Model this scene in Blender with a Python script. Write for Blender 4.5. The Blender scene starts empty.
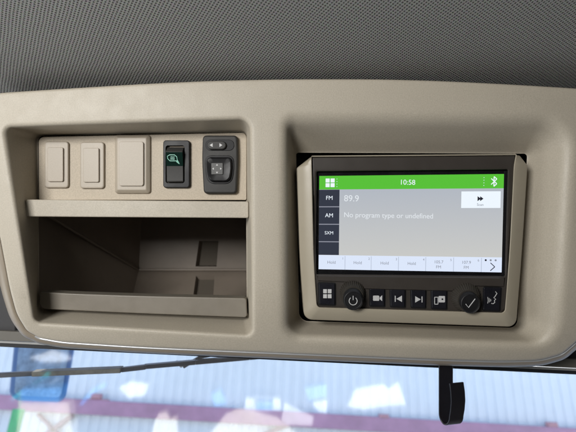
import bpy, bmesh, math, random
from mathutils import Vector, Matrix
from mathutils.geometry import delaunay_2d_cdt
random.seed(7)
sc = bpy.context.scene
COL = sc.collection

# ------------------------------------------------------------------ camera, sky, sun, window light, added fill, exposure
TILT, ROLL, EYE = math.radians(22), math.radians(-2.6), Vector((0, 0, 2.55))
D, F = 0.45, 450.0; EXPO = 1.5                                   # metres from lens to console face; focal length in photo pixels
R = Matrix.Rotation(TILT, 3, 'X') @ Matrix.Rotation(ROLL, 3, 'Y')     # console frame -> world (the cab roof console leans towards the driver)
def W(v): return R @ (Vector(v) - Vector((0, -D, 0))) + EYE
cam = bpy.data.cameras.new('camera'); cam_o = bpy.data.objects.new('camera', cam); COL.objects.link(cam_o)
cam.sensor_width = 36; cam.lens = 36 * F / 576; cam.clip_start = 0.01; cam.clip_end = 500
cam_o.matrix_world = Matrix.Translation(EYE) @ (R @ Matrix.Rotation(math.pi / 2, 3, 'X')).to_4x4()
cam.dof.use_dof = True; cam.dof.focus_distance = 0.455; cam.dof.aperture_fstop = 7.5
sc.camera = cam_o

SUN_EL, SUN_AZ = math.radians(57), math.radians(26)   # azimuth clockwise from +Y: high, over the building in front
w = bpy.data.worlds.new('World'); sc.world = w; w.use_nodes = True
nt = w.node_tree; sky = nt.nodes.new('ShaderNodeTexSky'); sky.sky_type = 'NISHITA'; sky.sun_disc = False
sky.sun_elevation = SUN_EL; sky.sun_rotation = SUN_AZ
bg = nt.nodes['Background']; nt.links.new(sky.outputs[0], bg.inputs[0]); bg.inputs[1].default_value = 0.15
sd = bpy.data.lights.new('sun', 'SUN'); sd.energy = 3.6; sd.angle = math.radians(0.6); sd.color = (1, .96, .9)
so = bpy.data.objects.new('sun', sd); COL.objects.link(so)
dirv = Vector((math.sin(SUN_AZ) * math.cos(SUN_EL), math.cos(SUN_AZ) * math.cos(SUN_EL), math.sin(SUN_EL)))
so.rotation_euler = dirv.to_track_quat('Z', 'Y').to_euler()
# daylight through the rear cab window, and an added fill lamp
def area_light(name, loc, target, sx, sy, power, color):
    l = bpy.data.lights.new(name, 'AREA'); l.shape = 'RECTANGLE'; l.size = sx; l.size_y = sy; l.energy = power; l.color = color
    o = bpy.data.objects.new(name, l); COL.objects.link(o)
    a, b = W(loc), W(target); o.location = a; o.rotation_euler = (a - b).to_track_quat('Z', 'Y').to_euler()
area_light('rear_window_light', (-0.56, -0.95, 0.29), (-0.1, 0, 0.05), 0.42, 0.28, 4.6, (1, .985, .96))
area_light('headliner_fill_light', (-0.95, -0.35, -0.35), (0.0, -0.2, 0.2), 0.5, 0.4, 1.0, (.95, .98, 1))  # added unseen fill that lifts the headliner from below
sc.view_settings.view_transform = 'Standard'; sc.view_settings.look = 'None'
sc.view_settings.exposure = EXPO; sc.view_settings.gamma = 1
sc.render.engine = 'CYCLES'; sc.cycles.use_denoising = True
sc.cycles.max_bounces = 8; sc.cycles.transparent_max_bounces = 12

# ------------------------------------------------------------------ helpers
def fall(x, z):                                       # the console face curls back towards its lower edge and a little at the right
    t = max(0, -0.06 - z); u = max(0, x - 0.20)
    return 3.0 * t * t + 0.35 * u * u
def P(px, py, y, yref=None):                          # photo pixel -> console frame, on the plane y (its outline fixed at depth yref)
    s = (D + (y if yref is None else yref)) / F
    return Vector(((px - 288) * s, y, (216 - py) * s))
def PF(px, py, y):                                    # the same on the curled console face
    yy = y
    for _ in range(3):
        v = P(px, py, yy); yy = y + fall(v.x, v.z)
    v = P(px, py, yy); return v
def rpoly(pts, radii, n=6, k=1):
    N = len(pts); out = []; arcs = []
    if not hasattr(radii, '__len__'): radii = [radii] * N
    for i in range(N):
        p = Vector(pts[i]); a = (Vector(pts[i - 1]) - p); b = (Vector(pts[(i + 1) % N]) - p)
        la, lb = a.length, b.length; a /= la; b /= lb
        ang = a.angle(b)
        if ang > 2.85:
            t = min(la * .4, lb * .4, radii[i]); s, e = p + a * t, p + b * t
            arcs.append([s * (1 - j / n) ** 2 + p * 2 * (j / n) * (1 - j / n) + e * (j / n) ** 2 for j in range(n + 1)]); continue
        r = max(radii[i], 1e-3); t = r / math.tan(ang / 2); t = min(t, la * .49, lb * .49); r = t * math.tan(ang / 2)
        c = p + (a + b).normalized() * (r / math.sin(ang / 2)); s, e = p + a * t - c, p + b * t - c
        sa = math.atan2(s.y, s.x); ea = math.atan2(e.y, e.x); da = (ea - sa + math.pi) % (2 * math.pi) - math.pi
        arcs.append([c + Vector((math.cos(sa + da * j / n), math.sin(sa + da * j / n))) * r for j in range(n + 1)])
    for i in range(N):
        out += arcs[i]; a, b = arcs[i][-1], arcs[(i + 1) % N][0]
        for j in range(1, k): out.append(a.lerp(b, j / k))
    return out
def rect(x0, y0, x1, y1, r=0, n=6, k=1):
    if r <= 0: return [Vector(p) for p in ((x0, y0), (x1, y0), (x1, y1), (x0, y1))]
    return rpoly([(x0, y0), (x1, y0), (x1, y1), (x0, y1)], r, n, k)
def off(loop, d):                                     # grow (d > 0) or shrink a loop
    N = len(loop); A = sum(loop[i].x * loop[(i + 1) % N].y - loop[(i + 1) % N].x * loop[i].y for i in range(N))
    sg = 1 if A > 0 else -1; out = []
    for i in range(N):
        a = loop[i] - loop[i - 1]; b = loop[(i + 1) % N] - loop[i]
        a = a.normalized() if a.length > 1e-9 else b.normalized(); b = b.normalized() if b.length > 1e-9 else a
        na, nb = Vector((a.y, -a.x)) * sg, Vector((b.y, -b.x)) * sg
        m = (na + nb); m = m.normalized() if m.length > 1e-6 else na
        out.append(loop[i] + m * d / max(.35, m.dot(na)))
    return out
def rin(x0, y0, x1, y1, d, r): return rect(x0 + d, y0 + d, x1 - d, y1 - d, max(.9, r - d))
def scale(loop, k):
    c = sum(loop, Vector((0, 0))) / len(loop); return [c + (p - c) * k for p in loop]
def circ(cx, cy, r, n=40): return [Vector((cx + r * math.cos(2 * math.pi * i / n), cy + r * math.sin(2 * math.pi * i / n))) for i in range(n)]
def lerp(A, B, t): return [a.lerp(b, t) for a, b in zip(A, B)]

class G:
    def __init__(self): self.bm = bmesh.new()
    def loft(self, loops, cap0=True, cap1=False):
        vs = [[self.bm.verts.new(v) for v in l] for l in loops]
        for a, b in zip(vs, vs[1:]):
            n = len(a)
            for i in range(n): self.bm.faces.new((a[i], a[(i + 1) % n], b[(i + 1) % n], b[i]))
        if cap0: self.bm.faces.new(vs[0])
        if cap1: self.bm.faces.new(vs[-1][::-1])
        return self
    def slab(self, loop, y0, y1, r=0.0006, yref=None, n=4, fn=P, back=True):   # rounded front edge, front at y0, back at y1; outline fixed at yref
        yr = y0 if yref is None else yref; rp = r * F / (D + yr)
        Q = lambda l, y: [fn(p.x, p.y, y, yr) for p in l]
        ls = []
        if r > 0:
            for j in range(n + 1):
                a = j / n * math.pi / 2
                ls.append(Q(off(loop, -rp * (1 - math.sin(a))), y0 + r * (1 - math.cos(a))))
        else: ls.append(Q(loop, y0))
        ls.append(Q(loop, y1)); return self.loft(ls, True, back)
    def profile(self, steps, cap0=True, cap1=False, fn=P):  # steps: (loop px, y[, yref])
        return self.loft([[fn(p.x, p.y, s[1], *s[2:]) for p in s[0]] for s in steps], cap0, cap1)
    def tube(self, pts, r, n=8):
        loops = []
        for i, p in enumerate(pts):
            t = (pts[min(i + 1, len(pts) - 1)] - pts[max(i - 1, 0)]).normalized()
            a = t.cross(Vector((0.1, 1, 0.03))).normalized(); b = t.cross(a)
            loops.append([p + (a * math.cos(2 * math.pi * j / n) + b * math.sin(2 * math.pi * j / n)) * r for j in range(n)])
        return self.loft(loops, True, True)
    def bar(self, a, b, w, t, up=Vector((0, 1, 0))):     # box beam from a to b: w across the view, t in depth
        d = (b - a).normalized(); s = d.cross(up).normalized(); u = s.cross(d)
        f = lambda p: [p + s * w / 2 * i + u * t / 2 * j for i, j in ((-1, -1), (1, -1), (1, 1), (-1, 1))]
        return self.loft([f(a), f(b)], True, True)
    def box(self, a, b):
        (x0, y0, z0), (x1, y1, z1) = a, b
        return self.loft([[Vector((x0, y, z0)), Vector((x1, y, z0)), Vector((x1, y, z1)), Vector((x0, y, z1))] for y in (y0, y1)], True, True)

GRID = {}
def make(name, g, m, parent=None, base=None, cab=True, sharp=38, bev=0, wn=True):
    bm = g.bm if isinstance(g, G) else g
    bmesh.ops.remove_doubles(bm, verts=bm.verts, dist=1e-6)
    bmesh.ops.recalc_face_normals(bm, faces=bm.faces)
    lim = math.radians(sharp)
    for f in bm.faces: f.smooth = True
    for e in bm.edges: e.smooth = not (len(e.link_faces) == 2 and e.calc_face_angle(0) > lim)
    b0 = Vector(parent['_b']) if parent is not None else (Vector(base) if base is not None else Vector((0, 0, 0)))
    bmesh.ops.translate(bm, verts=bm.verts, vec=-b0)
    me = bpy.data.meshes.new(name); bm.to_mesh(me); bm.free(); me.materials.append(m)
    o = bpy.data.objects.new(name, me); COL.objects.link(o)
    if parent is not None: o.parent = parent; o['_b'] = tuple(b0)
    else:
        o['_b'] = tuple(b0)
        if cab: o.matrix_world = Matrix.Translation(W(b0)) @ R.to_4x4()
        else: o.location = b0
    if wn:
        md = o.modifiers.new('weighted_normal', 'WEIGHTED_NORMAL'); md.keep_sharp = True; md.weight = 80
    if bev:
        md = o.modifiers.new('bevel', 'BEVEL'); md.width = bev; md.segments = 2; md.limit_method = 'ANGLE'
    return o
def thing(name, base, label, cat, group=None, cab=True):
    o = bpy.data.objects.new(name, None); COL.objects.link(o); o.empty_display_size = .02; o['_b'] = tuple(base)
    if cab: o.matrix_world = Matrix.Translation(W(base)) @ R.to_4x4()
    else: o.location = base
    return tag(o, label, cat, group)
def tag(o, label, cat, group=None):
    o['label'] = label; o['category'] = cat
    if group: o['group'] = group
    return o
def kind(o, k): o['kind'] = k; return o
def text(name, s, px, py, h, y, m, parent, align='CENTER', bold=0.0, fn=P):
    cu = bpy.data.curves.new(name, 'FONT'); cu.body = s; cu.align_x = align; cu.align_y = 'CENTER'
    cu.size = h * (D + y) / F / 0.70; cu.extrude = 0.00004; cu.offset = bold * cu.size
    t = bpy.data.objects.new(name, cu); COL.objects.link(t); bpy.context.view_layer.update()
    me = bpy.data.meshes.new_from_object(t.evaluated_get(bpy.context.evaluated_depsgraph_get()))
    bpy.data.objects.remove(t); v0 = P(px, py, y)
    bm = bmesh.new(); bm.from_mesh(me); bpy.data.meshes.remove(me)
    bmesh.ops.transform(bm, matrix=Matrix.Translation(v0) @ Matrix.Rotation(ROLL2, 4, 'Y') @ Matrix.Rotation(math.pi / 2, 4, 'X'), verts=bm.verts)
    return make(name, bm, m, parent)
ROLL2 = math.radians(0.9)

# ------------------------------------------------------------------ materials
def mat(name, color, rough=.5, metal=0, bump=0, bscale=900, var=0, vscale=20, spec=.5, coat=0, emit=None, estr=1, smudge=0, grain=0):
    m = bpy.data.materials.new(name); m.use_nodes = True; nt = m.node_tree; b = nt.nodes['Principled BSDF']
    b.inputs['Base Color'].default_value = (*color, 1); b.inputs['Roughness'].default_value = rough; b.inputs['Metallic'].default_value = metal
    b.inputs['Specular IOR Level'].default_value = spec; b.inputs['Coat Weight'].default_value = coat; b.inputs['Coat Roughness'].default_value = .08
    if emit: b.inputs['Emission Color'].default_value = (*emit, 1); b.inputs['Emission Strength'].default_value = estr
    tc = nt.nodes.new('ShaderNodeTexCoord')
    if bump:
        n = nt.nodes.new('ShaderNodeTexNoise'); n.inputs['Scale'].default_value = bscale; n.inputs['Detail'].default_value = 3
        bp = nt.nodes.new('ShaderNodeBump'); bp.inputs['Strength'].default_value = bump; bp.inputs['Distance'].default_value = .0004
        nt.links.new(tc.outputs['Object'], n.inputs['Vector']); nt.links.new(n.outputs[0], bp.inputs['Height']); nt.links.new(bp.outputs[0], b.inputs['Normal'])
    if var:
        n = nt.nodes.new('ShaderNodeTexNoise'); n.inputs['Scale'].default_value = vscale; n.inputs['Detail'].default_value = 6; n.inputs['Roughness'].default_value = .7
        cr = nt.nodes.new('ShaderNodeValToRGB'); cr.color_ramp.elements[0].position = .3; cr.color_ramp.elements[1].position = .7
        cr.color_ramp.elements[0].color = (*[c * (1 - var) for c in color], 1); cr.color_ramp.elements[1].color = (*[min(1, c * (1 + var)) for c in color], 1)
        nt.links.new(tc.outputs['Object'], n.inputs['Vector']); nt.links.new(n.outputs[0], cr.inputs[0]); nt.links.new(cr.outputs[0], b.inputs['Base Color'])
    if grain:
        n2 = nt.nodes.new('ShaderNodeTexNoise'); n2.inputs['Scale'].default_value = 800; n2.inputs['Detail'].default_value = 2
        m2 = nt.nodes.new('ShaderNodeMapRange'); m2.inputs[1].default_value = .32; m2.inputs[2].default_value = .68; m2.inputs[3].default_value = 1 - grain; m2.inputs[4].default_value = 1 + grain
        x2 = nt.nodes.new('ShaderNodeVectorMath'); x2.operation = 'SCALE'
        nt.links.new(tc.outputs['Object'], n2.inputs['Vector']); nt.links.new(n2.outputs[0], m2.inputs[0]); nt.links.new(m2.outputs[0], x2.inputs['Scale'])
        nt.links.new(cr.outputs[0], x2.inputs[0]); nt.links.new(x2.outputs[0], b.inputs['Base Color'])
    if smudge:
        n = nt.nodes.new('ShaderNodeTexNoise'); n.inputs['Scale'].default_value = 60; n.inputs['Detail'].default_value = 5
        mr = nt.nodes.new('ShaderNodeMapRange'); mr.inputs[1].default_value = .3; mr.inputs[2].default_value = .7
        mr.inputs[3].default_value = max(.02, rough - smudge); mr.inputs[4].default_value = rough + smudge
        nt.links.new(tc.outputs['Object'], n.inputs['Vector']); nt.links.new(n.outputs[0], mr.inputs[0]); nt.links.new(mr.outputs[0], b.inputs['Roughness'])
    return m
TAN = (.42, .378, .306)
M_tan = mat('tan_plastic', TAN, .5, bump=.35, bscale=1100, var=.02, vscale=6, smudge=.05, grain=.07)
M_tan_switch = mat('tan_switch_plastic', (.385, .335, .268), .46, bump=.2, bscale=1200, var=.015, vscale=30, grain=.03)
M_plate = mat('switch_plate_plastic', (.45, .385, .295), .55, bump=.45, bscale=1100, var=.03, vscale=15, grain=.09)
M_rim = mat('rim_plastic', (.25, .21, .16), .38, bump=.12, bscale=1200, var=.03)
M_bezel = mat('bezel_plastic', (.36, .32, .245), .42, bump=.2, bscale=1500, var=.03, vscale=12, smudge=.05)
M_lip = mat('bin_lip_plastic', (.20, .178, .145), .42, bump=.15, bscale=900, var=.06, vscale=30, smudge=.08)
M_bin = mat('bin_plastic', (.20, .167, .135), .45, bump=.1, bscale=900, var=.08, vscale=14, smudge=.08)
M_fascia = mat('dark_fascia_plastic', (.040, .034, .029), .42, bump=.15, bscale=1500, var=.05, smudge=.05)
M_black = mat('black_plastic', (.010, .010, .011), .45, spec=.3, bump=.12, bscale=1500, smudge=.06)
M_button = mat('button_plastic', (.010, .010, .014), .32, smudge=.08)
M_gloss = mat('gloss_black_plastic', (.006, .006, .007), .24, smudge=.08)
M_grey = mat('grey_plastic', (.036, .035, .033), .5, spec=.3, bump=.2, bscale=1500, smudge=.05)
M_rocker = mat('rocker_plastic', (.04, .039, .037), .5, spec=.3, bump=.15)
M_pad = mat('satin_black_plastic', (.008, .008, .009), .42, spec=.25, smudge=.08)
M_icon_green_panel = mat('dark_green_lens', (.004, .016, .012), .2)
M_icon_green = mat('green_icon', (.30, .62, .50), .4)
M_icon = mat('white_icon', (.52, .52, .52), .5)
M_knurl = mat('knurl_plastic', (.032, .028, .023), .42, spec=.35, smudge=.05)
M_shell = mat('housing_plastic', (.03, .03, .03), .7)
M_gasket = mat('rubber_gasket', (.012, .013, .015), .6)
M_trim = mat('grey_trim_metal', (.42, .42, .41), .35, metal=.3, var=.1, vscale=12)
M_strap = mat('black_rubber', (.010, .009, .012), .36, bump=.2, bscale=700, var=.1)
def E(name, c, s=1): return mat(name, (0, 0, 0), .25, emit=c, estr=s / 2 ** EXPO, spec=.3)
M_led_green = E('screen_green', (.10, .53, .042))
M_led_white = E('screen_white', (.86, .93, 1.0))
M_led_tile = E('screen_pale_tile', (.72, .80, .96))
M_led_navy = E('screen_navy', (.036, .042, .062))
M_led_line = E('screen_line', (.30, .31, .37))
M_led_grey = E('screen_grey_text', (.26, .28, .33))
M_led_dark = E('screen_dark_text', (.02, .02, .03))
M_led_txt = E('screen_soft_white', (.76, .80, .84))
M_led_div = E('screen_divider', (.50, .56, .68))

# lit display background: a warm reflection is painted into its lower end
M_led_bg = mat('screen_page', (0, 0, 0), .22, emit=(.4, .43, .48), estr=1 / 2 ** EXPO, spec=.3)
nt = M_led_bg.node_tree; b = nt.nodes['Principled BSDF']
tc = nt.nodes.new('ShaderNodeTexCoord'); sx = nt.nodes.new('ShaderNodeSeparateXYZ'); cr = nt.nodes.new('ShaderNodeValToRGB'); mr = nt.nodes.new('ShaderNodeMapRange')
nt.links.new(tc.outputs['Object'], sx.inputs[0]); nt.links.new(sx.outputs['Z'], mr.inputs[0])
mr.inputs[1].default_value = .07; mr.inputs[2].default_value = .15
cr.color_ramp.elements[0].color = (.60, .60, .575, 1); cr.color_ramp.elements[1].color = (.45, .485, .54, 1)
nt.links.new(mr.outputs[0], cr.inputs[0]); nt.links.new(cr.outputs[0], b.inputs['Emission Color'])

# headliner cloth: square lattice of pricked holes, turned 32 degrees
M_head = mat('headliner_cloth', (.13, .13, .122), .9, spec=.1)
nt = M_head.node_tree; b = nt.nodes['Principled BSDF']; N = nt.nodes.new; Lk = nt.links.new
tc = N('ShaderNodeTexCoord'); mp = N('ShaderNodeMapping'); mp.inputs['Rotation'].default_value = (0, 0, math.radians(-33.5)); S = 1 / .0028
mp.inputs['Scale'].default_value = (S, S, S); Lk(tc.outputs['Object'], mp.inputs[0])
nz = N('ShaderNodeTexNoise'); nz.inputs['Scale'].default_value = 40; Lk(tc.outputs['Object'], nz.inputs['Vector'])
wv = N('ShaderNodeVectorMath'); wv.operation = 'MULTIPLY_ADD'; wv.inputs[1].default_value = (.5, .5, 0); Lk(nz.outputs['Color'], wv.inputs[0]); Lk(mp.outputs[0], wv.inputs[2])
fr = N('ShaderNodeVectorMath'); fr.operation = 'FRACTION'; Lk(wv.outputs[0], fr.inputs[0])
sb = N('ShaderNodeVectorMath'); sb.operation = 'SUBTRACT'; sb.inputs[1].default_value = (.5, .5, 0); Lk(fr.outputs[0], sb.inputs[0])
ml = N('ShaderNodeVectorMath'); ml.operation = 'MULTIPLY'; ml.inputs[1].default_value = (1, 1, 0); Lk(sb.outputs[0], ml.inputs[0])
ln = N('ShaderNodeVectorMath'); ln.operation = 'LENGTH'; Lk(ml.outputs[0], ln.inputs[0])
mr = N('ShaderNodeMapRange'); mr.interpolation_type = 'SMOOTHSTEP'; mr.inputs[1].default_value = .12; mr.inputs[2].default_value = .42; Lk(ln.outputs['Value'], mr.inputs[0])
cr = N('ShaderNodeValToRGB'); cr.color_ramp.elements[0].color = (.085, .085, .08, 1); cr.color_ramp.elements[1].color = (.33, .33, .318, 1)
Lk(mr.outputs[0], cr.inputs[0])
nf = N('ShaderNodeTexNoise'); nf.inputs['Scale'].default_value = 700; nf.inputs['Detail'].default_value = 4; Lk(tc.outputs['Object'], nf.inputs['Vector'])
mx = N('ShaderNodeMix'); mx.data_type = 'RGBA'; mx.blend_type = 'MULTIPLY'; mx.inputs[0].default_value = .5; Lk(cr.outputs[0], mx.inputs[6]); Lk(nf.outputs['Color'], mx.inputs[7])
bc = N('ShaderNodeMix'); bc.data_type = 'RGBA'; bc.blend_type = 'MULTIPLY'; bc.inputs[0].default_value = 1; bc.inputs[7].default_value = (1.25, 1.25, 1.25, 1)
Lk(mx.outputs[2], bc.inputs[6]); Lk(bc.outputs[2], b.inputs['Base Color'])
bp = N('ShaderNodeBump'); bp.inputs['Strength'].default_value = .6; bp.inputs['Distance'].default_value = .0009; Lk(mr.outputs[0], bp.inputs['Height']); Lk(bp.outputs[0], b.inputs['Normal'])

# windscreen: a thin tinted pane, part mirror
M_glass = bpy.data.materials.new('windscreen_glass'); M_glass.use_nodes = True; nt = M_glass.node_tree; nt.nodes.clear()
N = nt.nodes.new; o_ = N('ShaderNodeOutputMaterial'); tr = N('ShaderNodeBsdfTransparent'); gl = N('ShaderNodeBsdfGlossy'); mi = N('ShaderNodeMixShader')
tr.inputs[0].default_value = (.93, .955, .965, 1); gl.inputs['Roughness'].default_value = .06; gl.inputs[0].default_value = (1, 1, 1, 1); mi.inputs[0].default_value = .22
nt.links.new(tr.outputs[0], mi.inputs[1]); nt.links.new(gl.outputs[0], mi.inputs[2]); nt.links.new(mi.outputs[0], o_.inputs[0])

# ------------------------------------------------------------------ the setting: ground, headliner
M_ground = mat('concrete_ground', (.50, .49, .47), .9, var=.12, vscale=.6, bump=.4, bscale=40)
g = G(); g.loft([[Vector((x, y, 0)) for x, y in ((-150, -150), (150, -150), (150, 150), (-150, 150))]], True)
kind(make('ground', g, M_ground, cab=False), 'structure')

SL = 0.40                                             # headliner rises towards the driver
hg = G(); cloth0 = P(288, 79, .012); ht = math.atan(SL)
loop = [(-1.15, -.30), (1.15, -.30), (1.15, 1.62), (-1.15, 1.62)]
hg.loft([[Vector((x, -y, z)) for x, y in loop] for z in (0, .03)], True, True)
head = make('ceiling', hg, M_head)
head.matrix_world = Matrix.Translation(W(cloth0 + Vector((0, 0, .012)))) @ (R @ Matrix.Rotation(-ht, 3, 'X')).to_4x4()
kind(head, 'structure'); head['label'] = 'dark grey pricked cloth headliner above the tan console'

# ------------------------------------------------------------------ overhead console
con = thing('overhead_console', P(288, 350, .05), 'large tan moulded overhead console with two recesses below the cloth headliner', 'console')
face_pts = [(-30, 97), (0, 93), (70, 88.5), (144, 84), (215, 80.8), (290, 79.3), (376, 79.3), (440, 81), (510, 84.5), (576, 88.5), (640, 93.5),
            (628, 200), (600, 300), (577, 341), (562, 354), (540, 360.2), (500, 361.2), (432, 359.3), (288, 353.3), (144, 347.3), (62, 342), (40, 338), (27, 331), (17, 315), (10, 290), (0, 236), (-12, 180)]
rad = [3] + [60] * 9 + [4, 60, 60, 22, 22, 30, 60, 200, 200, 200, 60, 14, 14, 22, 40, 40, 40]
outline = rpoly(face_pts, rad, 5, 3)
lA = rpoly([(3, 127), (250, 118.5), (252.5, 336), (35, 323)], [7, 11, 7, 9], 8, 12)
lB = rpoly([(37.5, 135.5), (246.3, 131.5), (247.5, 318.5), (38.8, 309.5)], [6, 6, 5, 7], 8, 12)
rA = rpoly([(286.5, 117.5), (570, 119), (556, 345), (286.5, 337)], [10, 30, 26, 15], 8, 12)
rB = rpoly([(295.5, 152), (527.8, 153), (517.6, 328.6), (298.6, 321.4)], [3, 4, 9, 10], 8, 12)
FR = .0045                                            # fillet where face meets recess
def recess(g, A, B, d, r1, r2, deep=None):
    steps = []
    def put(l, y): steps.append([PF(p.x, p.y, y) for p in l])
    dd = d
    for j in range(7):
        t = j / 6; w0, w1, w2 = (1 - t) ** 2, 2 * t * (1 - t), t * t
        p0, p1, p2 = off(A, r1 * 1000), A, lerp(A, B, r1 * 1.1 / dd)
        put([a * w0 + b_ * w1 + c * w2 for a, b_, c in zip(p0, p1, p2)], w2 * r1 * 1.1)
    for k in (.35, .5, .65): put(lerp(A, B, k), dd * k)
    for j in range(6):
        t = j / 5; w0, w1, w2 = (1 - t) ** 2, 2 * t * (1 - t), t * t
        p0, p1, p2 = lerp(A, B, 1 - r2 / dd), B, off(B, -.6)
        put([a * w0 + b_ * w1 + c * w2 for a, b_, c in zip(p0, p1, p2)], (dd - r2) * w0 + dd * w1 + dd * w2)
    last = off(B, -.6)
    if deep: put(last, deep)
    g.loft(steps, False, False); return steps[0]
g = G()
h1 = recess(g, lA, lB, .044, FR, .003)
h2 = recess(g, rA, rB, .040, .009, .003, .075)
# face sheet between outline and the two openings, with inner vertices so that it can curl
edge0 = off(outline, -2.2)
b2 = [(p.x, p.y) for p in edge0]; a2 = [(p.x, p.y) for p in off(lA, FR * 1000)]; c2 = [(p.x, p.y) for p in off(rA, 9)]
pts, edges = [], []
for l in (b2, a2, c2):
    s = len(pts); pts += l; edges += [(s + i, s + (i + 1) % len(l)) for i in range(len(l))]
def inside(x, y, l):
    c = False
    for (x0, y0), (x1, y1) in zip(l, l[1:] + l[:1]):
        if (y0 > y) != (y1 > y) and x < (x1 - x0) * (y - y0) / (y1 - y0) + x0: c = not c
    return c
def solid(x, y): return inside(x, y, b2) and not inside(x, y, a2) and not inside(x, y, c2)
gx = -28
while gx < 640:
    gy = 82
    while gy < 362:
        if solid(gx, gy): pts.append((gx, gy))
        gy += 9
    gx += 9
vo, eo, fo = delaunay_2d_cdt([Vector(p) for p in pts], edges, [], 0, 1e-5)[:3]
vs = [g.bm.verts.new(PF(v.x, v.y, 0)) for v in vo]
for f in fo:
    c = sum((vo[i] for i in f), Vector((0, 0))) / len(f)
    if solid(c.x, c.y): g.bm.faces.new([vs[i] for i in f])
steps = []
for j in range(6):
    a = j / 5 * math.pi / 2; steps.append([PF(p.x, p.y, .0022 * (1 - math.cos(a))) for p in off(outline, -2.2 * (1 - math.sin(a)))])
steps.append([PF(p.x, p.y, .008) for p in off(outline, -.4)])
g.loft(steps, False, False)
make('face_panel', g, M_tan, con, sharp=60, wn=False)
# lower rim: the edge of the body behind the face panel
base_l = off(outline, -.2)
wd = [9.0 - 3.2 * max(0, min(1, (p.x - 8) / 26)) if p.x < 300 else 6.0 for p in outline]
wd = [w_ * max(.02, min(1, (p.y - 100) / 60)) for w_, p in zip(wd, outline)]
rim = [a_ + (b_ - a_).normalized() * w_ for a_, b_, w_ in zip(outline, off(outline, 6), wd)]
g = G(); steps = []
for t_, y_ in ((-.06, .010), (.02, .0065), (.07, .0050), (.2, .0044), (.4, .0043), (.62, .0048), (.8, .0058), (.93, .0075), (1.0, .0105), (1.0, .013), (.9, .018)):
    steps.append([PF(p.x, p.y, y_) for p in lerp(base_l, rim, t_)])
g.loft(steps, False, False); make('lower_rim', g, M_rim, con, sharp=70, wn=False)
hl_pts = [p for p in off(outline, .5) if p.y > 322 and 34 < p.x < 584]
i0 = max(range(len(hl_pts)), key=lambda i: (hl_pts[i] - hl_pts[i - 1]).length); hl_pts = hl_pts[i0:] + hl_pts[:i0]
g = G(); g.tube([PF(p.x, p.y, .0048) for p in hl_pts], .0012, 8)
make('edge_highlight', g, mat('satin_highlight', (.45, .46, .47), .42, metal=.4), con)  # added pale strip standing for the highlight along the lower fillet
g = G(); hb = off(rim, -3)
q0 = [PF(p.x, p.y, .014) for p in hb]; q1 = [Vector((v.x * .96, .33, v.z * .9 + .006)) for v in q0]
g.loft([q0, q1], False, True); make('housing', g, M_shell, con)

# ------------------------------------------------------------------ switch panel, ledge
PY = .042
sp = thing('switch_panel', P(142, 198, PY), 'flat tan switch plate with rounded corners above the ledge, holding five switches', 'switch panel')
g = G(); g.slab(rpoly([(38.5, 136.8), (246.5, 132.6), (246.5, 200), (38.8, 200)], [5.5, 5, 1.5, 1.5], 6, 1), PY - .0015, PY + .006, .0006)
make('plate', g, M_plate, sp)
g = G(); g.slab(rpoly([(25.3, 199.4), (248.6, 201.4), (248.6, 218), (25.3, 216.6)], [1.8, 1.8, 1.8, 1.8], 4, 1), .019, .050, .0011)
make('ledge', g, M_tan, sp)

def blank(name, outer, inner, label, group=None, big=False):
    x0, y0, x1, y1 = outer
    t = thing(name, P((x0 + x1) / 2, y1, PY), label, 'switch cover', group)
    g = G()
    yo = PY - .0015
    if big:
        q = lambda d: rin(x0, y0, x1, y1, d, 3.4); g.profile([(q(4.4), yo - .0050, yo - .004), (q(3.8), yo - .0049, yo - .004), (q(3.2), yo - .0045, yo - .004), (q(1.0), yo - .0026, yo - .004), (q(.5), yo - .0020, yo - .004), (q(0), yo + .001, yo - .004)])
        make('surround', g, M_tan_switch, t); dz = -.0050
    else:
        q = lambda d: rin(x0, y0, x1, y1, d, 3.2); g.profile([(q(2.0), yo - .0028, yo - .003), (q(1.0), yo - .0028, yo - .003), (q(.4), yo - .0025, yo - .003), (q(.05), yo - .0018, yo - .003), (q(0), yo + .001, yo - .003)])
        make('surround', g, M_tan_switch, t); dz = -.0028
    g = G(); g.slab(rect(*inner, 2.4 if big else 1.6), yo + dz - .0020, yo + dz + .002, .0006)
    make('cap', g, M_tan_switch, t)
    return t
b1 = blank('blank_switch_cover', (44, 141.2, 68.3, 188), (47.3, 147.3, 63, 181.6), 'smaller tan blank switch cover at the left end of the plate', 'blank switch covers')
def copy_tree(o, dv, label):
    c = o.copy(); COL.objects.link(c); c.location = o.location + R @ dv; c['label'] = label
    for ch in list(o.children):
        k = ch.copy(); COL.objects.link(k); k.parent = c
    return c
copy_tree(b1, P(91.8, 165, PY - .004) - P(56.2, 164.4, PY - .004), 'smaller tan blank switch cover next to the large blank cover')
blank('blank_switch_cover', (113.8, 134.2, 150.2, 193.8), (118.6, 141.5, 143.4, 186), 'largest tan blank switch cover, beside the black rocker switch', 'blank switch covers', True)

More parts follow.
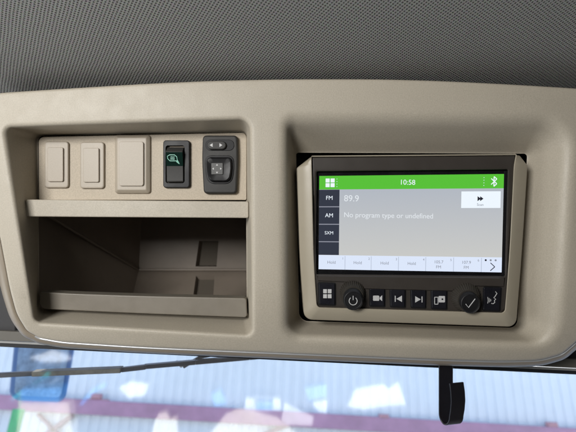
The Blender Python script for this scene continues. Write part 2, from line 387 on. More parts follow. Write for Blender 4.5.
# ------------------------------------------------------------------ heated mirror rocker switch
yo = PY - .0015
rs = thing('rocker_switch', P(176, 188, PY), 'black rocker switch with a green heated mirror symbol on the tan plate', 'switch')
g = G(); L = rect(162.8, 140, 189.8, 188, 3.2); I = rect(166, 145.8, 184.2, 182.8, 2.2)
g.profile([(I, yo + .002, yo - .004), (I, yo - .0032, yo - .004), (off(I, .5), yo - .0042, yo - .004), (off(L, -1), yo - .0042, yo - .004), (off(L, -.3), yo - .0036, yo - .004), (L, yo - .002, yo - .004), (L, yo + .001, yo - .004)], False)
make('housing', g, M_black, rs)
def xsec(g, px0, px1, pts, yr):                        # extrude a side profile (py, y) across from px0 to px1
    g.loft([[P(px, py, y, yr) for py, y in pts] for px in (px0, px1)], True, True); return g
g = G(); xsec(g, 166.6, 183.2, [(146.6, yo - .002), (151.8, yo - .0095), (153.0, yo - .0098), (166.2, yo - .0062), (181.2, yo - .0056), (182.0, yo - .0048), (182.2, yo + .002), (146.6, yo + .002)], yo - .006)
rk = make('rocker', g, M_rocker, rs, bev=.0005)
g = G(); g.loft([[P(px, py, y - .0003, yo - .006) for px, py, y in ((166.5, 152.6, yo - .0099), (183.3, 152.6, yo - .0099), (183.3, 166.0, yo - .0064), (166.5, 166.0, yo - .0064))],
                 [P(px, py, y + .0012, yo - .006) for px, py, y in ((166.5, 152.6, yo - .0099), (183.3, 152.6, yo - .0099), (183.3, 166.0, yo - .0064), (166.5, 166.0, yo - .0064))]], True, True)
lens = make('symbol_lens', g, M_icon_green_panel, rs)
g = G(); ly = lambda py: yo - .0105 + (py - 152.6) / 13.4 * .0035 - .0002
def stroke(g, pts, r, closed=False, yf=None, yr=None):
    q = [P(x, y, (yf(y) if callable(yf) else yf), yr) for x, y in pts]
    if closed: q.append(q[0])
    g.tube(q, r, 6)
stroke(g, [(178.6, 161.2), (170.6, 161.2), (168.6, 159), (168.4, 156.6), (170.6, 155.4), (175.4, 155.4), (177.6, 157.2), (178.0, 160.4), (179.2, 162.6), (179.8, 164.2)], .00042, yf=ly, yr=yo - .006)
for yy in (157.6, 158.9, 160.0): stroke(g, [(171.2, yy), (172.6, yy - .5), (174, yy), (175.4, yy - .5)], .0003, yf=ly, yr=yo - .006)
stroke(g, [(177.2, 161.6), (179.4, 163.6)], .0007, yf=ly, yr=yo - .006)
ic = make('symbol', g, M_icon_green, lens)

# ------------------------------------------------------------------ mirror adjuster
ma = thing('mirror_adjuster', P(220, 194, PY), 'dark grey mirror adjuster with a slider above a glossy black direction pad', 'switch')
L = rpoly([(202.6, 135.2), (237.6, 135.2), (238.4, 160), (236.8, 193.8), (203.6, 193.8), (201.8, 160)], [4, 4, 60, 4, 4, 60], 6, 1)
g = G(); g.profile([(off(L, -2.2), yo - .0062, yo - .005), (off(L, -1.2), yo - .0060, yo - .005), (off(L, -.3), yo - .005, yo - .005), (L, yo - .003, yo - .005), (L, yo + .001, yo - .005)])
make('housing', g, M_grey, ma)
g = G(); g.slab(rect(205.4, 139.6, 234.2, 150.6, 5.2), yo - .0068, yo - .004, .0005); make('slider_slot', g, M_pad, ma)
g = G(); g.slab(rect(207, 140.8, 226, 149.4, 4.2), yo - .0098, yo - .006, .0012); sl = make('slider', g, M_grey, ma)
for pts in ([(209.6, 145.1), (212.6, 143.2), (212.6, 147.0)], [(222.4, 145.1), (219.4, 143.2), (219.4, 147.0)]):
    g = G(); g.slab([Vector(p) for p in pts], yo - .0100, yo - .0090, 0); make('arrow', g, M_icon, sl)
g = G(); L = rpoly([(205.0, 155.4), (233.6, 155.4), (234.4, 170), (231.5, 184), (208.2, 184), (204.8, 170)], [6, 6, 30, 8, 8, 30], 6, 1)
g.slab(L, yo - .0070, yo - .004, .0006); make('pad_well', g, M_pad, ma)
g = G(); L2 = off(L, -1.8)
g.profile([(scale(L2, .3), yo - .0098, yo - .008), (scale(L2, .6), yo - .0101, yo - .008), (scale(L2, .86), yo - .0108, yo - .008), (off(L2, -.7), yo - .0100, yo - .008), (L2, yo - .0075, yo - .008)])
pad = make('direction_pad', g, M_pad, ma)
g = G(); g.slab(rect(211.3, 163, 222.8, 174.4, .5), yo - .0112, yo - .009, .0002); ip = make('symbol_plate', g, mat('pad_symbol_grey', (.06, .06, .058), .45), pad)
for cx, cy, dx, dy in ((217, 164.8, 0, -1), (217, 172.6, 0, 1), (213.1, 168.7, -1, 0), (220.9, 168.7, 1, 0)):
    g = G(); t_ = Vector((dx, dy)); n_ = Vector((-dy, dx)); c_ = Vector((cx, cy))
    g.slab([c_ + t_ * .9, c_ - t_ * .8 + n_ * 1.15, c_ - t_ * .8 - n_ * 1.15], yo - .0116, yo - .0110, 0); make('arrow', g, M_icon, pad)

# ------------------------------------------------------------------ storage bin
sb_ = thing('storage_bin', P(142, 312, .05), 'open storage bin with a dark interior and brown front lip below the ledge', 'storage bin')
yb, yf = .235, .047
def quad(g, *ps): g.bm.faces.new([g.bm.verts.new(p) for p in ps])
FL = lambda px: P(px, 270.5, yb); 
A0, A1 = P(36, 214, yf), P(36, 312, yf); Bk0, Bk1 = P(143, 200, yb), P(138.5, 271, yb); C1 = P(131, 303, .175)
Rb0, Rb1 = P(258, 200, yb), P(258, 271, yb); Rf0, Rf1 = P(249, 205, yf), P(249, 330, yf)
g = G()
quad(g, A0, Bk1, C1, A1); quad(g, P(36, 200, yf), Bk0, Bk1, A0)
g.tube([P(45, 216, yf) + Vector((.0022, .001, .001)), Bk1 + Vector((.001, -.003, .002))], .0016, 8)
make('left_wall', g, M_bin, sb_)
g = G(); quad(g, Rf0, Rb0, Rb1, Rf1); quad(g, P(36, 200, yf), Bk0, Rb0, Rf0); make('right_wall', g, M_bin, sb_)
# back wall with its square pocket
FP, BP = Vector((.003, .005, -.008)), Vector((.004, .012, 0))
M_pocket_brown = mat('pocket_insert_brown', (.095, .08, .062), .8, bump=.3)  # darker brown insert at the pocket bottom
def pocket_insert(I, dv):
    g = G(); c = sum(I, Vector()) / 4; q = [c + (p - c) * .97 for p in I]; g.loft([[p + dv * .75 for p in q], [p + dv * .98 for p in q]], True, True); make('pocket_insert', g, M_pocket_brown, sb_)
def pocket_wall(g, O, I, dv):
    vo_ = [g.bm.verts.new(p) for p in O]; vi = [g.bm.verts.new(p) for p in I]; vd = [g.bm.verts.new(p + dv) for p in I]
    for i in range(4):
        j = (i + 1) % 4; g.bm.faces.new((vo_[i], vo_[j], vi[j], vi[i])); g.bm.faces.new((vi[i], vi[j], vd[j], vd[i]))
    g.bm.faces.new(vd)
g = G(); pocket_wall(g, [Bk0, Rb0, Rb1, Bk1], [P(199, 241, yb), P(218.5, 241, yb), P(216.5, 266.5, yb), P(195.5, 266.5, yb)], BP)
make('back_wall', g, M_bin, sb_); pocket_insert([P(199, 241, yb), P(218.5, 241, yb), P(216.5, 266.5, yb), P(195.5, 266.5, yb)], BP)
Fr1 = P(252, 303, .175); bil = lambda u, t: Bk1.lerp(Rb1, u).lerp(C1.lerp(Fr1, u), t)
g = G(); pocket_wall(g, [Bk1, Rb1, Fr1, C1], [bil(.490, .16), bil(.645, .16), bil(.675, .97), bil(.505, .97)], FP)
quad(g, A1, C1, Fr1, Rf1); make('bin_floor', g, M_bin, sb_); pocket_insert([bil(.490, .16), bil(.645, .16), bil(.675, .97), bil(.505, .97)], FP)
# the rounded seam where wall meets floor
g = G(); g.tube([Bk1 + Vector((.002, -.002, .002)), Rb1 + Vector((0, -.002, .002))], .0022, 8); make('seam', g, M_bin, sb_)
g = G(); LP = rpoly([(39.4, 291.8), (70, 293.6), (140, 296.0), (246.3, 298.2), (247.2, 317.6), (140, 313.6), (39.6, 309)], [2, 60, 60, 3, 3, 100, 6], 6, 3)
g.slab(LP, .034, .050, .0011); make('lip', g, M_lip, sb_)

# ------------------------------------------------------------------ touchscreen radio
RY = .016
ra = thing('touchscreen_radio', P(408, 326, RY + .03), 'touchscreen radio with green status bar and two knobs in a tan bezel', 'radio')
outer = rpoly([(310.5, 157.3), (519.5, 155.5), (527.4, 165.5), (522, 250), (516, 327), (304, 319.5), (299.6, 260), (296.6, 168)], [2, 2, 3, 200, 9, 9, 200, 3], 6, 3)
inner = rpoly([(312.0, 156.6), (515.6, 154.8), (513.6, 165.5), (509.5, 250), (504.5, 312.6), (317.4, 307), (314.2, 260), (312.2, 168)], [.6, .6, 60, 200, 4, 4, 200, 60], 6, 3)
g = G()
g.profile([(inner, RY + .004), (inner, RY - .0012), (off(inner, .5), RY - .0026), (off(inner, 1.0), RY - .0030), (lerp(inner, outer, .35), RY - .0022), (lerp(inner, outer, .65), RY + .0004), (off(outer, -.5), RY + .0034), (outer, RY + .005), (outer, RY + .05, RY + .005)], False)
make('bezel', g, M_bezel, ra, sharp=30)
scr = rpoly([(316.8, 171.6), (507.6, 169.6), (504.6, 276.0), (316.0, 274.0)], 1.2, 4, 4)
fas = rpoly([(312.4, 156.9), (515.0, 155.1), (504.5, 312.6), (317.4, 307)], [.6, .6, 4, 4], 4, 4)
g = G()
g.profile([(scr, RY + .0045), (scr, RY + .0005), (off(scr, .6), RY - .0006), (off(scr, 2.2), RY - .0010), (lerp(scr, fas, .9), RY - .0008), (fas, RY + .0005), (fas, RY + .02)], False)
make('fascia', g, M_fascia, ra, sharp=50)
# stepped ridge under the screen
g = G(); yR = RY - .0010
rp_ = [(318, 280.4), (357.5, 282.2), (364, 288.4), (452, 290.6), (459, 285.2), (503.6, 286.2)]
up_ = [(x, y - 6) for x, y in rp_]
g.loft([[P(x, y, yR - .0016) for x, y in ((rp_[0][0], 276.2),) ] + [P(x, y, yR - .0016) for x, y in rp_] + [P(503.9, 278.2, yR - .0016)],
        [P(316.8, 275.6, yR - .0004)] + [P(x + (1.0 if i == 1 else -1.0 if i == 4 else 0), y + 1.0, yR + .0006) for i, (x, y) in enumerate(rp_)] + [P(505, 277.6, yR - .0004)]], True, False)
make('ridge', g, M_fascia, ra, sharp=20)
# lit screen
SY = RY + .003
def panel(name, pts, y, m, parent, th=.0002):
    g = G(); g.slab([Vector(p) for p in pts], y, y + th, 0); return make(name, g, m, parent)
g = G(); g.slab(rpoly([(315.5, 170.5), (509, 168.5), (506, 277), (315, 275)], 1, 2, 1), SY + .0006, SY + .004, 0); glass = make('screen', g, M_gloss, ra)
def SX(u, v):                                          # screen coordinates 0..1 -> photo pixels
    a = Vector((319.4, 176.0)).lerp(Vector((504.0, 174.0)), u); b_ = Vector((318.6, 269.2)).lerp(Vector((501.6, 272.4)), u)
    return a.lerp(b_, v)
def sq(u0, v0, u1, v1): return [SX(u0, v0), SX(u1, v0), SX(u1, v1), SX(u0, v1)]
panel('page', sq(.0, 0, 1, 1), SY, M_led_bg, glass)
panel('status_bar', sq(0, 0, 1, .145), SY - .0003, M_led_green, glass)
for k in range(4):
    panel('source_tab', sq(0, .148 + k * .187, .110, min(.148 + k * .187 + .178, .845)), SY - .0003, M_led_navy, glass)
panel('tab_line', sq(0, .147, .110, .846), SY - .00015, M_led_line, glass)
panel('preset_bar', sq(0, .848, 1, 1), SY - .0003, M_led_tile, glass)
panel('scan_button', sq(.772, .175, .985, .345), SY - .0004, M_led_white, glass)
TY = SY - .0007
dv = [.142, .285, .434, .583, .735, .887]
for u in dv: panel('divider', sq(u, .855, u + .0035, 1), SY - .0005, M_led_div, glass)
def st(name, s, u, v, h, m, align='CENTER', bold=0): p = SX(u, v); return text(name, s, p.x, p.y, h, TY, m, glass, align, bold * .0)
st('clock', '10:58', .478, .078, 5.0, M_led_white, bold=.02)
st('frequency', '89.9', .134, .243, 6.2, M_led_txt, 'LEFT')
st('message', 'No program type or undefined', .134, .418, 5.0, M_led_txt, 'LEFT')
st('tab_text', 'FM', .055, .237, 4.0, M_led_white, bold=.01); st('tab_text', 'AM', .055, .424, 4.0, M_led_white, bold=.01); st('tab_text', 'SXM', .055, .611, 3.2, M_led_white, bold=.05)
for k, u in enumerate((.070, .213, .360, .508)):
    st('preset_text', 'Hold', u, .925, 3.0, M_led_grey)
for k, u in enumerate((.132, .275, .424, .573, .722, .872)): st('preset_number', str(k + 1), u, .882, 2.3, M_led_grey)
for u, s in ((.655, '105.7'), (.806, '107.9')): st('preset_text', s, u, .905, 3.0, M_led_grey); st('preset_text', 'FM', u, .957, 3.0, M_led_grey)
st('scan_text', 'Scan', .875, .312, 2.6, M_led_grey)
def poly(name, pts, m, y=TY, par=None):
    g = G(); g.slab([SX(u, v) for u, v in pts] if y == TY else [Vector(p) for p in pts], y, y + .0002, 0); return make(name, g, m, par or glass)
g = G()
for u in (.876, .890): g.slab([SX(u - .016, .225), SX(u + .002, .250), SX(u - .016, .275)], TY, TY + .0002, 0)
make('skip_symbol', g, M_led_dark, glass)
g = G()
for i in (0, 1):
    for j in (0, 1): g.slab(sq(.034 + i * .027, .028 + j * .050, .034 + i * .027 + .022, .028 + j * .050 + .042), TY, TY + .0002, 0)
make('grid_symbol', g, M_led_white, glass)
g = G(); q = [SX(u, v) for u, v in ((.932, .045), (.962, .098), (.947, .125), (.947, .025), (.962, .050), (.932, .105))]
for a_, c_ in zip(q, q[1:]): g.bar(P(a_.x, a_.y, TY), P(c_.x, c_.y, TY), .0009, .0002)
make('wireless_symbol', g, M_led_white, glass)
for u in (.891, .094):
    g = G()
    for k in range(4): g.slab(sq(u, .030 + k * .027, u + .003, .038 + k * .027), TY, TY + .0002, 0)
    make('dotted_line', g, M_led_tile, glass)
g = G(); q = [SX(u, v) for u, v in ((.938, .905), (.962, .945), (.938, .985))]
for a_, c_ in zip(q, q[1:]): g.bar(P(a_.x, a_.y, TY), P(c_.x, c_.y, TY), .0008, .0002)
make('next_symbol', g, M_led_dark, glass)
for k, m in enumerate((M_led_dark, M_led_grey, M_led_grey)):
    g = G(); p = SX(.912 + k * .027, .878); g.slab(circ(p.x, p.y, 1.0, 12), TY, TY + .0002, 0); make('page_dot', g, m, glass)

# buttons
BY = RY - .0030
def button(pts):
    g = G(); L = rpoly(pts, 1.0, 3, 1); g.slab(off(L, .9), RY - .0013, RY + .003, .0002); b_ = make('button', g, M_black, ra)
    g = G(); g.slab(off(L, -.4), BY, RY + .002, .00045); return make('key', g, M_button, b_), b_
def icon(b_, fn, m=M_icon):
    g = G(); fn(g); make('symbol', g, m, b_)
IY = BY - .00015
s_ = lambda g, pts: g.slab([Vector(p) for p in pts], IY, IY + .0003, 0)
k_, b_ = button([(318.4, 282.8), (335.2, 283.4), (335.2, 305.0), (319.4, 304.4)])
icon(b_, lambda g: [s_(g, rect(323.2 + i * 4.6, 289.2 + j * 5.0, 326.9 + i * 4.6, 293.2 + j * 5.0)) for i in (0, 1) for j in (0, 1)])
k_, b_ = button([(369.8, 288.6), (384.8, 289.0), (384.6, 306.4), (370.2, 306.0)])
icon(b_, lambda g: (s_(g, rect(373.0, 295.6, 379.2, 300.8, .8, 3)), s_(g, [(379.6, 297.6), (382.2, 295.2), (382.2, 301.2), (379.6, 299)])))
k_, b_ = button([(390.2, 289.2), (405.4, 289.6), (405.0, 307.2), (390.6, 306.6)])
icon(b_, lambda g: (s_(g, [(402, 295.6), (402, 302), (396.4, 298.8)]), s_(g, rect(394.8, 295.8, 395.7, 301.8))))
k_, b_ = button([(411.0, 289.8), (426.0, 290.2), (425.6, 308.0), (411.4, 307.4)])
icon(b_, lambda g: (s_(g, [(415.2, 296.2), (415.2, 302.6), (420.8, 299.4)]), s_(g, rect(421.6, 296.4, 422.5, 302.4))))
k_, b_ = button([(431.4, 290.2), (447.0, 290.6), (446.6, 309.0), (431.8, 308.4)])
def phone(g):
    s_(g, rect(438.6, 296, 445.0, 302.4, .8, 3))
    g.profile([(rect(434.6, 297.2, 438.0, 304.2, .8, 3), IY), (rect(434.6, 297.2, 438.0, 304.2, .8, 3), IY + .0003)], False)
    for a_, c_ in zip(q4, q4[1:] + q4[:1]): g.bar(P(*a_, IY), P(*c_, IY), .0007, .0003)
q4 = [(434.6, 297.2), (438.0, 297.2), (438.0, 304.2), (434.6, 304.2)]
icon(b_, phone)
g = G(); g.slab(circ(442.4, 299.2, .9, 10), IY - .0002, IY + .0002, 0); make('symbol_dot', g, M_button, b_)
k_, b_ = button([(483.8, 287.4), (501.2, 287.8), (499.8, 310.8), (483.2, 310.2)])
def voice(g):
    q = [(495.4, 291.6), (497.0, 293.4), (495.0, 296.6), (493.8, 297.6), (495.8, 299.2), (494.4, 300.6), (494.8, 302.4), (493.2, 303.8), (491.4, 303.4)]
    g.tube([P(*p, IY) for p in q], .00042, 6)
    for k, h_ in enumerate((1.2, 2.2, 3.2)):
        g.tube([P(491.0 - k * 1.4 - .5 * abs(t), 300.2 + h_ * t, IY) for t in (-1, -.5, 0, .5, 1)], .0003, 6)
icon(b_, voice)
# knobs
def knob(ring, cap, r0, r1, draw):
    n = 144; teeth = 36
    def gear(cx, cy, r, amp):
        return [Vector((cx + math.cos(2 * math.pi * i / n) * (r + amp * (1 if (i * teeth * 2 // n) % 2 else -1)), cy + math.sin(2 * math.pi * i / n) * (r + amp * (1 if (i * teeth * 2 // n) % 2 else -1)))) for i in range(n)]
    (rx, ry), (cx, cy) = ring, cap; y0, y1, y2 = RY - .001, RY - .008, RY - .014
    g = G()
    m = lambda t: (rx + (cx - rx) * t, ry + (cy - ry) * t)
    g.profile([(gear(*m(.55), r1 + .4, 0), y1 - .001), (gear(*m(.45), r1 + .8, .25), y1), (gear(*m(0.05), r0, .45), y0 - .001), (gear(*m(0), r0 + .3, 0), y0 + .002)], True)
    kb = make('knob', g, M_knurl, ra, sharp=25)
    g = G(); C = circ(cx, cy, r1, 56)
    g.profile([(off(C, -2.2), y2 + .0003), (off(C, -1.4), y2), (off(C, -.6), y2 + .0005), (C, y2 + .0018), (off(circ(*m(.6), r1, 56), -.2), y1 - .0005)], True)
    make('knob_cap', g, M_black, kb)
    g = G(); draw(g, cx, cy, y2 - .00005); make('symbol', g, M_icon, kb)
def power(g, cx, cy, y):
    q = [P(cx + math.sin(a) * 4.0, cy + .6 - math.cos(a) * 4.0, y) for a in [math.radians(38 + i * 284 / 24) for i in range(25)]]
    g.tube(q, .00042, 6); g.tube([P(cx, cy - 4.6, y), P(cx, cy - .4, y)], .00042, 6)
def tick(g, cx, cy, y): g.tube([P(cx - 4.6, cy + .6, y), P(cx - 1.9, cy + 4.2, y), P(cx + 4.8, cy - 4.6, y)], .00045, 6)
knob((352.4, 292.3), (353.2, 300.4), 12.6, 9.9, power)
knob((465.8, 296.6), (470.4, 303.4), 14.6, 10.0, tick)

# ------------------------------------------------------------------ windscreen, its trim, the hook, the wiper
WY = .10
wl = math.radians(32)                                 # the pane leans: going down it runs forward, away from the driver
def on_pane(px, py, extra=0):                         # where the pixel's ray meets the pane (console frame)
    o_ = Vector((0, -D, 0)); d = P(px, py, 0) - o_
    n = Vector((0, math.cos(wl), math.sin(wl))); p0 = P(288, 352, WY)
    t = (p0 + n * extra - o_).dot(n) / d.dot(n); return o_ + d * t
pane_n = Vector((0, math.cos(wl), math.sin(wl)))
ws = thing('windscreen', on_pane(288, 500), 'clear reflective windscreen pane below the console with papers reflected in it', 'windscreen')
g = G(); pd = Vector((0, math.sin(wl), -math.cos(wl))); pa, pb = on_pane(-260, 312), on_pane(840, 366)
g.bm.faces.new([g.bm.verts.new(v) for v in (pa, pb, pb + pd * 1.15, pa + pd * 1.15)])
make('glass', g, M_glass, ws)
TR = lambda x, c: on_pane(x, c + .0486 * x, -.006)
def strip(name, c, h, th, m, x0=-260, x1=840, bev=.0006):
    g = G(); g.bar(TR(x0, c), TR(x1, c), h, th, Vector((0, -1, 0))); return make(name, g, m, ws, bev=bev)
strip('gasket', 343.6, .0052, .008, M_gasket)
strip('trim_strip', 340.6, .0028, .010, M_trim)
M_head_grey = mat('header_grey', (.13, .122, .105), .5, var=.08, bump=.2)
strip('header_strip', 334.6, .0112, .009, M_head_grey)
M_head_dark = mat('header_dark', (.035, .034, .036), .6, var=.1, bump=.2)
for x0, x1 in ((-330, 24), (566, 900)):
    g = G(); a_, b_ = TR(x0, 332) + Vector((0, .006, .175)), TR(x1, 332) + Vector((0, .006, .175))
    g.bar(a_, b_, .35, .009, Vector((0, -1, 0))); make('pillar_trim', g, M_head_dark, ws, bev=.002)

hk = G(); hb0 = P(445.8, 350, .058); yaw = math.radians(38); fw = Vector((math.sin(yaw), -math.cos(yaw), 0)); sd_ = Vector((math.cos(yaw), math.sin(yaw), 0)); dn = Vector((.0, -.0, -1))
path = [hb0 + dn * t for t in (0, .015, .03, .045, .058, .0705)]
rr = .0065
for i in range(1, 13):
    a = math.pi * i / 12; path.append(path[5] + fw * (rr * (1 - math.cos(a))) + dn * (rr * 1.55 * math.sin(a)))
for t in (.008, .018, .028, .0375): path.append(path[5] + fw * (2 * rr + .0022 * math.sin(t / .0375 * math.pi)) - dn * t)
wv_ = Vector((1, .22, 0)).normalized() * .0086
loops = []
for i, p in enumerate(path):
    t = (path[min(i + 1, len(path) - 1)] - path[max(i - 1, 0)]).normalized(); nn = t.cross(wv_).normalized() * .0009
    loops.append([p - wv_ - nn, p + wv_ - nn, p + wv_ + nn, p - wv_ + nn])
hk.loft(loops, True, True)
tag(make('strap_hook', hk, M_strap, base=hb0, sharp=50, bev=.0004), 'black J shaped strap hook hanging from the console edge before the windscreen', 'hook')

def Q(px, py, y): return P(px, py, y)
wp = thing('windscreen_wiper', on_pane(120, 370, .05), 'thin black wiper arm and blade lying outside across the windscreen', 'wiper')
def wbar(name, pts, wpx, m, th=.006, ex=.03):
    g = G()
    for a_, c_ in zip(pts, pts[1:]): g.bar(on_pane(*a_, ex), on_pane(*c_, ex), wpx / 1000 * 1.25, th, Vector((0, -1, 0)))
    return make(name, g, m, wp, bev=.0008)
wbar('blade', [(-60, 378.5), (40, 372.8), (122, 369.6), (146, 366.8)], 5.0, M_strap)
wbar('blade_reflection', [(34, 373.0), (122, 369.4)], 5.2, mat('reflection_tan', (.13, .118, .09), .6, var=.45, vscale=40), .012, .029)  # tan segment on the blade stands for a reflection in the pane
wbar('blade_carrier', [(144, 366.5), (196, 362.0), (250, 357.2), (300, 352.5)], 4.6, M_strap, .008, .036)
wbar('arm', [(184, 366.5), (200, 357.0), (225, 352)], 3.4, M_strap, .006, .044)
wbar('arm_clip', [(176, 361.5), (182, 366.5)], 3, mat('clip_grey', (.35, .34, .32), .4), .004, .046)

# ------------------------------------------------------------------ outside: clad building, painted beam, mirror, post
WALL = 7.0
CAMW = EYE
def ray(px, py): return (R @ Vector(((px - 288) / F, 1, (216 - py) / F)))
def on_wall(px, py, y=WALL): d = ray(px, py); return CAMW + d * ((y - CAMW.y) / d.y)
M_clad = mat('pale_blue_cladding', (.80, .84, .88), .45, var=.07, vscale=.9, smudge=.08)
g = G(); prof = []; x = -11.0
while x < 11:
    prof += [(x, 0), (x + .075, 0), (x + .09, .022), (x + .125, .022), (x + .14, 0)]; x += .14
rows = [[Vector((a_, WALL + b_, z)) for a_, b_ in prof] for z in (0, 2.0, 4.0, 7.0)]
vv = [[g.bm.verts.new(v) for v in r_] for r_ in rows]
for a_, b_ in zip(vv, vv[1:]):
    for i in range(len(a_) - 1): g.bm.faces.new((a_[i], a_[i + 1], b_[i + 1], b_[i]))
bd = thing('building', (0, WALL, 0), 'pale blue building clad in ribbed metal sheet beyond the windscreen', 'building', cab=False)
make('ribbed_wall', g, M_clad, bd, cab=False, sharp=10)
g = G(); g.box((-11, WALL + .03, 0), (11, WALL + 6, 6.99)); make('building_body', g, mat('building_body_paint', (.55, .6, .65), .7), bd, cab=False)
M_beam = mat('faded_pink_paint', (.44, .22, .34), .5, var=.2, vscale=3)
a_, c_ = on_wall(-200, 390, WALL - .10), on_wall(1300, 478.5, WALL - .10)
bt = thing('painted_beam', (a_ + c_) / 2, 'long faded pink steel beam fixed along the ribbed wall', 'beam', cab=False)
g = G(); g.bar(a_, c_, .19, .12); make('flange', g, M_beam, bt, cab=False, bev=.01)
for px, py in ((98, 399), (385, 419.5), (553, 427.5)):
    p = on_wall(px, py, WALL - .10); g = G()
    g.box((p.x - .16, p.y - .05, p.z - .10), (p.x + .16, p.y + .05, p.z + .0)); g.box((p.x - .09, p.y - .06, p.z), (p.x + .05, p.y + .04, p.z + .07))
    make('bracket', g, mat('bracket_paint', (.50, .24, .28), .5), bt, cab=False, bev=.015)
for p0, p1, w_ in (((44, 436), (73, 415), .06), ((262, 436), (300, 419), .06), ((60, 436), (38, 414), .04), ((420, 440), (452, 427), .05)):
    g = G(); g.bar(on_wall(*p0, WALL - .06), on_wall(*p1, WALL - .06), w_, .05); make('brace', g, mat('brace_paint', (.36, .26, .30), .6, var=.2), bt, cab=False, bev=.008)
# wing mirror
MY = 1.1
def at(px, py, dist): d = ray(px, py).normalized(); return CAMW + d * (dist / (d.y))
wm = thing('wing_mirror', at(45, 400, 1.3), 'dark blue framed wing mirror outside the lower left of the windscreen', 'mirror', cab=False)
q = [(14.5, 338), (76, 341), (66, 397), (60, 402.5), (16, 400.5), (9, 394)]
def mslab(name, pts, y0, y1, m, bev=.004):
    A_ = [at(x, y, y0) for x, y in pts]; B_ = [v + ray(40, 370) * (y1 - y0) for v in A_]
    g = G(); g.loft([A_, B_], True, True); return make(name, g, m, wm, cab=False, bev=bev)
mq = [Vector(p) for p in q]
mslab('mirror_frame', [tuple(p) for p in rpoly(q, [4, 4, 10, 10, 8, 8], 5, 1)], 1.3, 1.35, mat('mirror_frame_blue', (.06, .16, .38), .35))
mslab('mirror_glass', [tuple(p) for p in off(rpoly(q, [4, 4, 10, 10, 8, 8], 5, 1), -5.0)], 1.295, 1.31, mat('mirror_reflection_blue', (.24, .36, .52), .15, metal=.1, smudge=.08, var=.6, vscale=22), .001)  # mottled blue painted into the glass in place of a reflection
g = G(); a_ = on_wall(19, 409, 5.2); g.box((a_.x - .045, 5.15, 0), (a_.x + .045, 5.25, a_.z))
pst = tag(make('green_post', g, mat('green_paint', (.05, .42, .16), .45, var=.1), base=(a_.x, 5.2, 0), cab=False, bev=.01), 'bright green square post standing in front of the ribbed wall', 'post')

# ------------------------------------------------------------------ things on the dashboard that show as reflections in the pane
DASHZ = EYE.z - 0.62
Rinv = R.inverted()
def reflect(px, py, z=DASHZ):                         # where the mirrored ray of a pixel lands on the dashboard (world)
    p = on_pane(px, py); d = (p - Vector((0, -D, 0))).normalized(); n = pane_n; d2 = d - n * (2 * d.dot(n))
    a_ = W(p); dw = R @ d2; t = (z - a_.z) / dw.z; return a_ + dw * t
M_dark = mat('dark_trim', (.03, .03, .032), .7, bump=.3, bscale=300)
def wbox(name, a, b, m, k=None):
    g = G(); g.box(a, b); o = make(name, g, m, cab=False)
    if k: kind(o, k)
    return o
FZ = EYE.z - 1.55
wbox('floor', (-1.2, -1.5, FZ - .05), (1.2, .9, FZ), M_dark, 'structure')
M_unseen_wall = mat('added_unseen_wall', (.06, .057, .05), .8, bump=.3, bscale=300)
wbox('wall', (-1.2, -1.55, FZ), (1.2, -1.50, EYE.z + .50), M_unseen_wall, 'structure')  # unseen closed cab walls, put in to shut out sky light
wbox('wall', (-1.25, -1.55, FZ), (-1.20, .62, EYE.z + .50), M_unseen_wall, 'structure')  # added unseen wall, shuts out sky light
wbox('wall', (1.20, -1.55, FZ), (1.25, .62, EYE.z + .50), M_unseen_wall, 'structure')  # added unseen wall, shuts out sky light
db = wbox('dashboard', (-1.15, .45, FZ), (1.15, 1.36, DASHZ - .001), M_dark)
db.modifiers.new('bevel', 'BEVEL').width = .03
tag(db, 'wide dark dashboard below the windscreen carrying papers and boxes', 'dashboard')
M_paper = mat('white_paper', (.82, .82, .80), .8, var=.05, vscale=20)
M_cream = mat('cream_card', (.80, .74, .60), .8, var=.12, vscale=12)
M_bluep = mat('blue_plastic', (.06, .30, .72), .4, var=.2, vscale=14)
def dash_item(name, pts, h, m, label, cat, lift=0):
    v = [reflect(x, y) + Vector((0, 0, lift)) for x, y in pts]; c = sum(v, Vector()) / len(v)
    g = G(); g.loft([v, [c + (p - c) * .97 + Vector((0, 0, h)) for p in v]], True, True)
    return tag(make(name, g, m, base=c, cab=False), label, cat)
dash_item('paper_sheet', [(346, 406), (355, 388), (383, 383), (388, 388), (398, 381), (406, 404), (388, 405), (362, 409)], .006, M_paper, 'crumpled white paper on the dashboard, mirrored right of centre in the windscreen', 'paper')
dash_item('paper_cup', [(311, 399), (326, 396), (325, 409), (318, 408)], .03, M_paper, 'small white paper cup on the dashboard beside the blue rag', 'cup')
dash_item('rag', [(304, 386), (326, 382), (326, 395), (308, 398)], .02, M_bluep, 'crumpled blue rag on the dashboard beside the white paper cup', 'rag')
dash_item('document', [(284, 402), (314, 416), (312, 425), (280, 424)], .004, M_paper, 'white document lying on the dashboard beside the cream folder', 'paper')
dash_item('folder', [(204, 440), (226, 412), (240, 407), (278, 416), (306, 440)], .008, M_cream, 'large cream folder lying on the dashboard below the small blue box', 'folder')
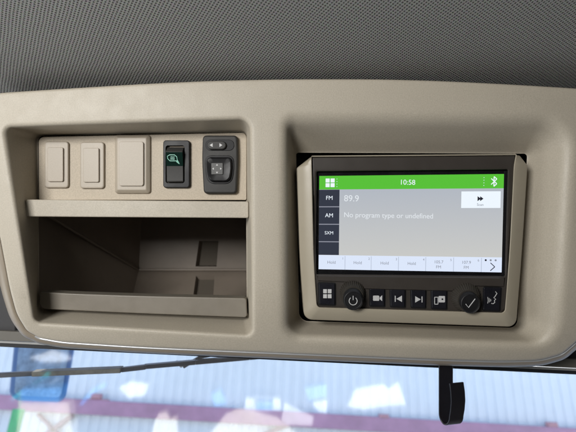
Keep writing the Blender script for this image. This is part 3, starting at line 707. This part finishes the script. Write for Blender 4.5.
dash_item('small_box', [(246, 396), (280, 396), (282, 408), (244, 409)], .02, M_paper, 'white box with a blue lid on the dashboard behind the cream folder', 'box')
dash_item('blue_box', [(257, 397), (273, 396.5), (273, 404), (256, 404.5)], .02, M_bluep, 'small blue box sitting on the white box on the dashboard', 'box', .021)
dash_item('work_glove', [(152, 438), (156, 420), (160, 411), (168, 409), (172, 416), (178, 414), (180, 438)], .02, M_cream, 'cream work glove lying on the dashboard, mirrored in the windscreen', 'glove')
dash_item('blue_crate', [(29, 384), (69, 383), (66, 397), (28, 396)], .04, M_bluep, 'bright blue plastic crate on the left end of the dashboard', 'crate')
dash_item('cardboard_box', [(27, 398), (74, 398), (80, 440), (20, 440)], .03, M_cream, 'cream cardboard box on the left of the dashboard beside the blue crate', 'box')
dash_item('bottle', [(212, 391), (222, 387), (228, 400), (216, 402)], .03, M_bluep, 'pale blue bottle lying on the dashboard between glove and box', 'bottle')
M_teal = mat('teal_webbing', (.04, .42, .46), .7, var=.2, vscale=30)
dash_item('strap', [(11, 398), (14, 400), (52, 374), (49, 371)], .006, M_teal, 'teal webbing strap slanting across the left end of the dashboard', 'strap')
dash_item('tape_strip', [(24, 402), (27, 404), (60, 379), (57, 377)], .006, M_paper, 'narrow white tape strip beside the teal strap on the dashboard', 'tape')
dash_item('tissue', [(31, 356), (44, 353), (54, 349), (66, 352), (76, 358), (62, 361), (45, 361)], .012, M_paper, 'crumpled white tissue farthest left on the dashboard behind the teal strap', 'tissue')
dash_item('cord', [(80, 403), (83, 405), (96, 391), (108, 385), (106, 382), (93, 388)], .008, M_bluep, 'bent light blue cord lying right of the cardboard box', 'cord')
dash_item('card_strip', [(20, 396), (26, 396), (24, 428), (18, 428)], .005, mat('pale_green_card', (.42, .72, .34), .7, var=.1), 'pale green card strip standing at the left edge of the cardboard box', 'card')
dash_item('wrapper', [(120, 386), (133, 380), (150, 383), (146, 394), (130, 397)], .012, M_paper, 'thin white plastic wrapper between the blue cord and the cream glove', 'wrapper')
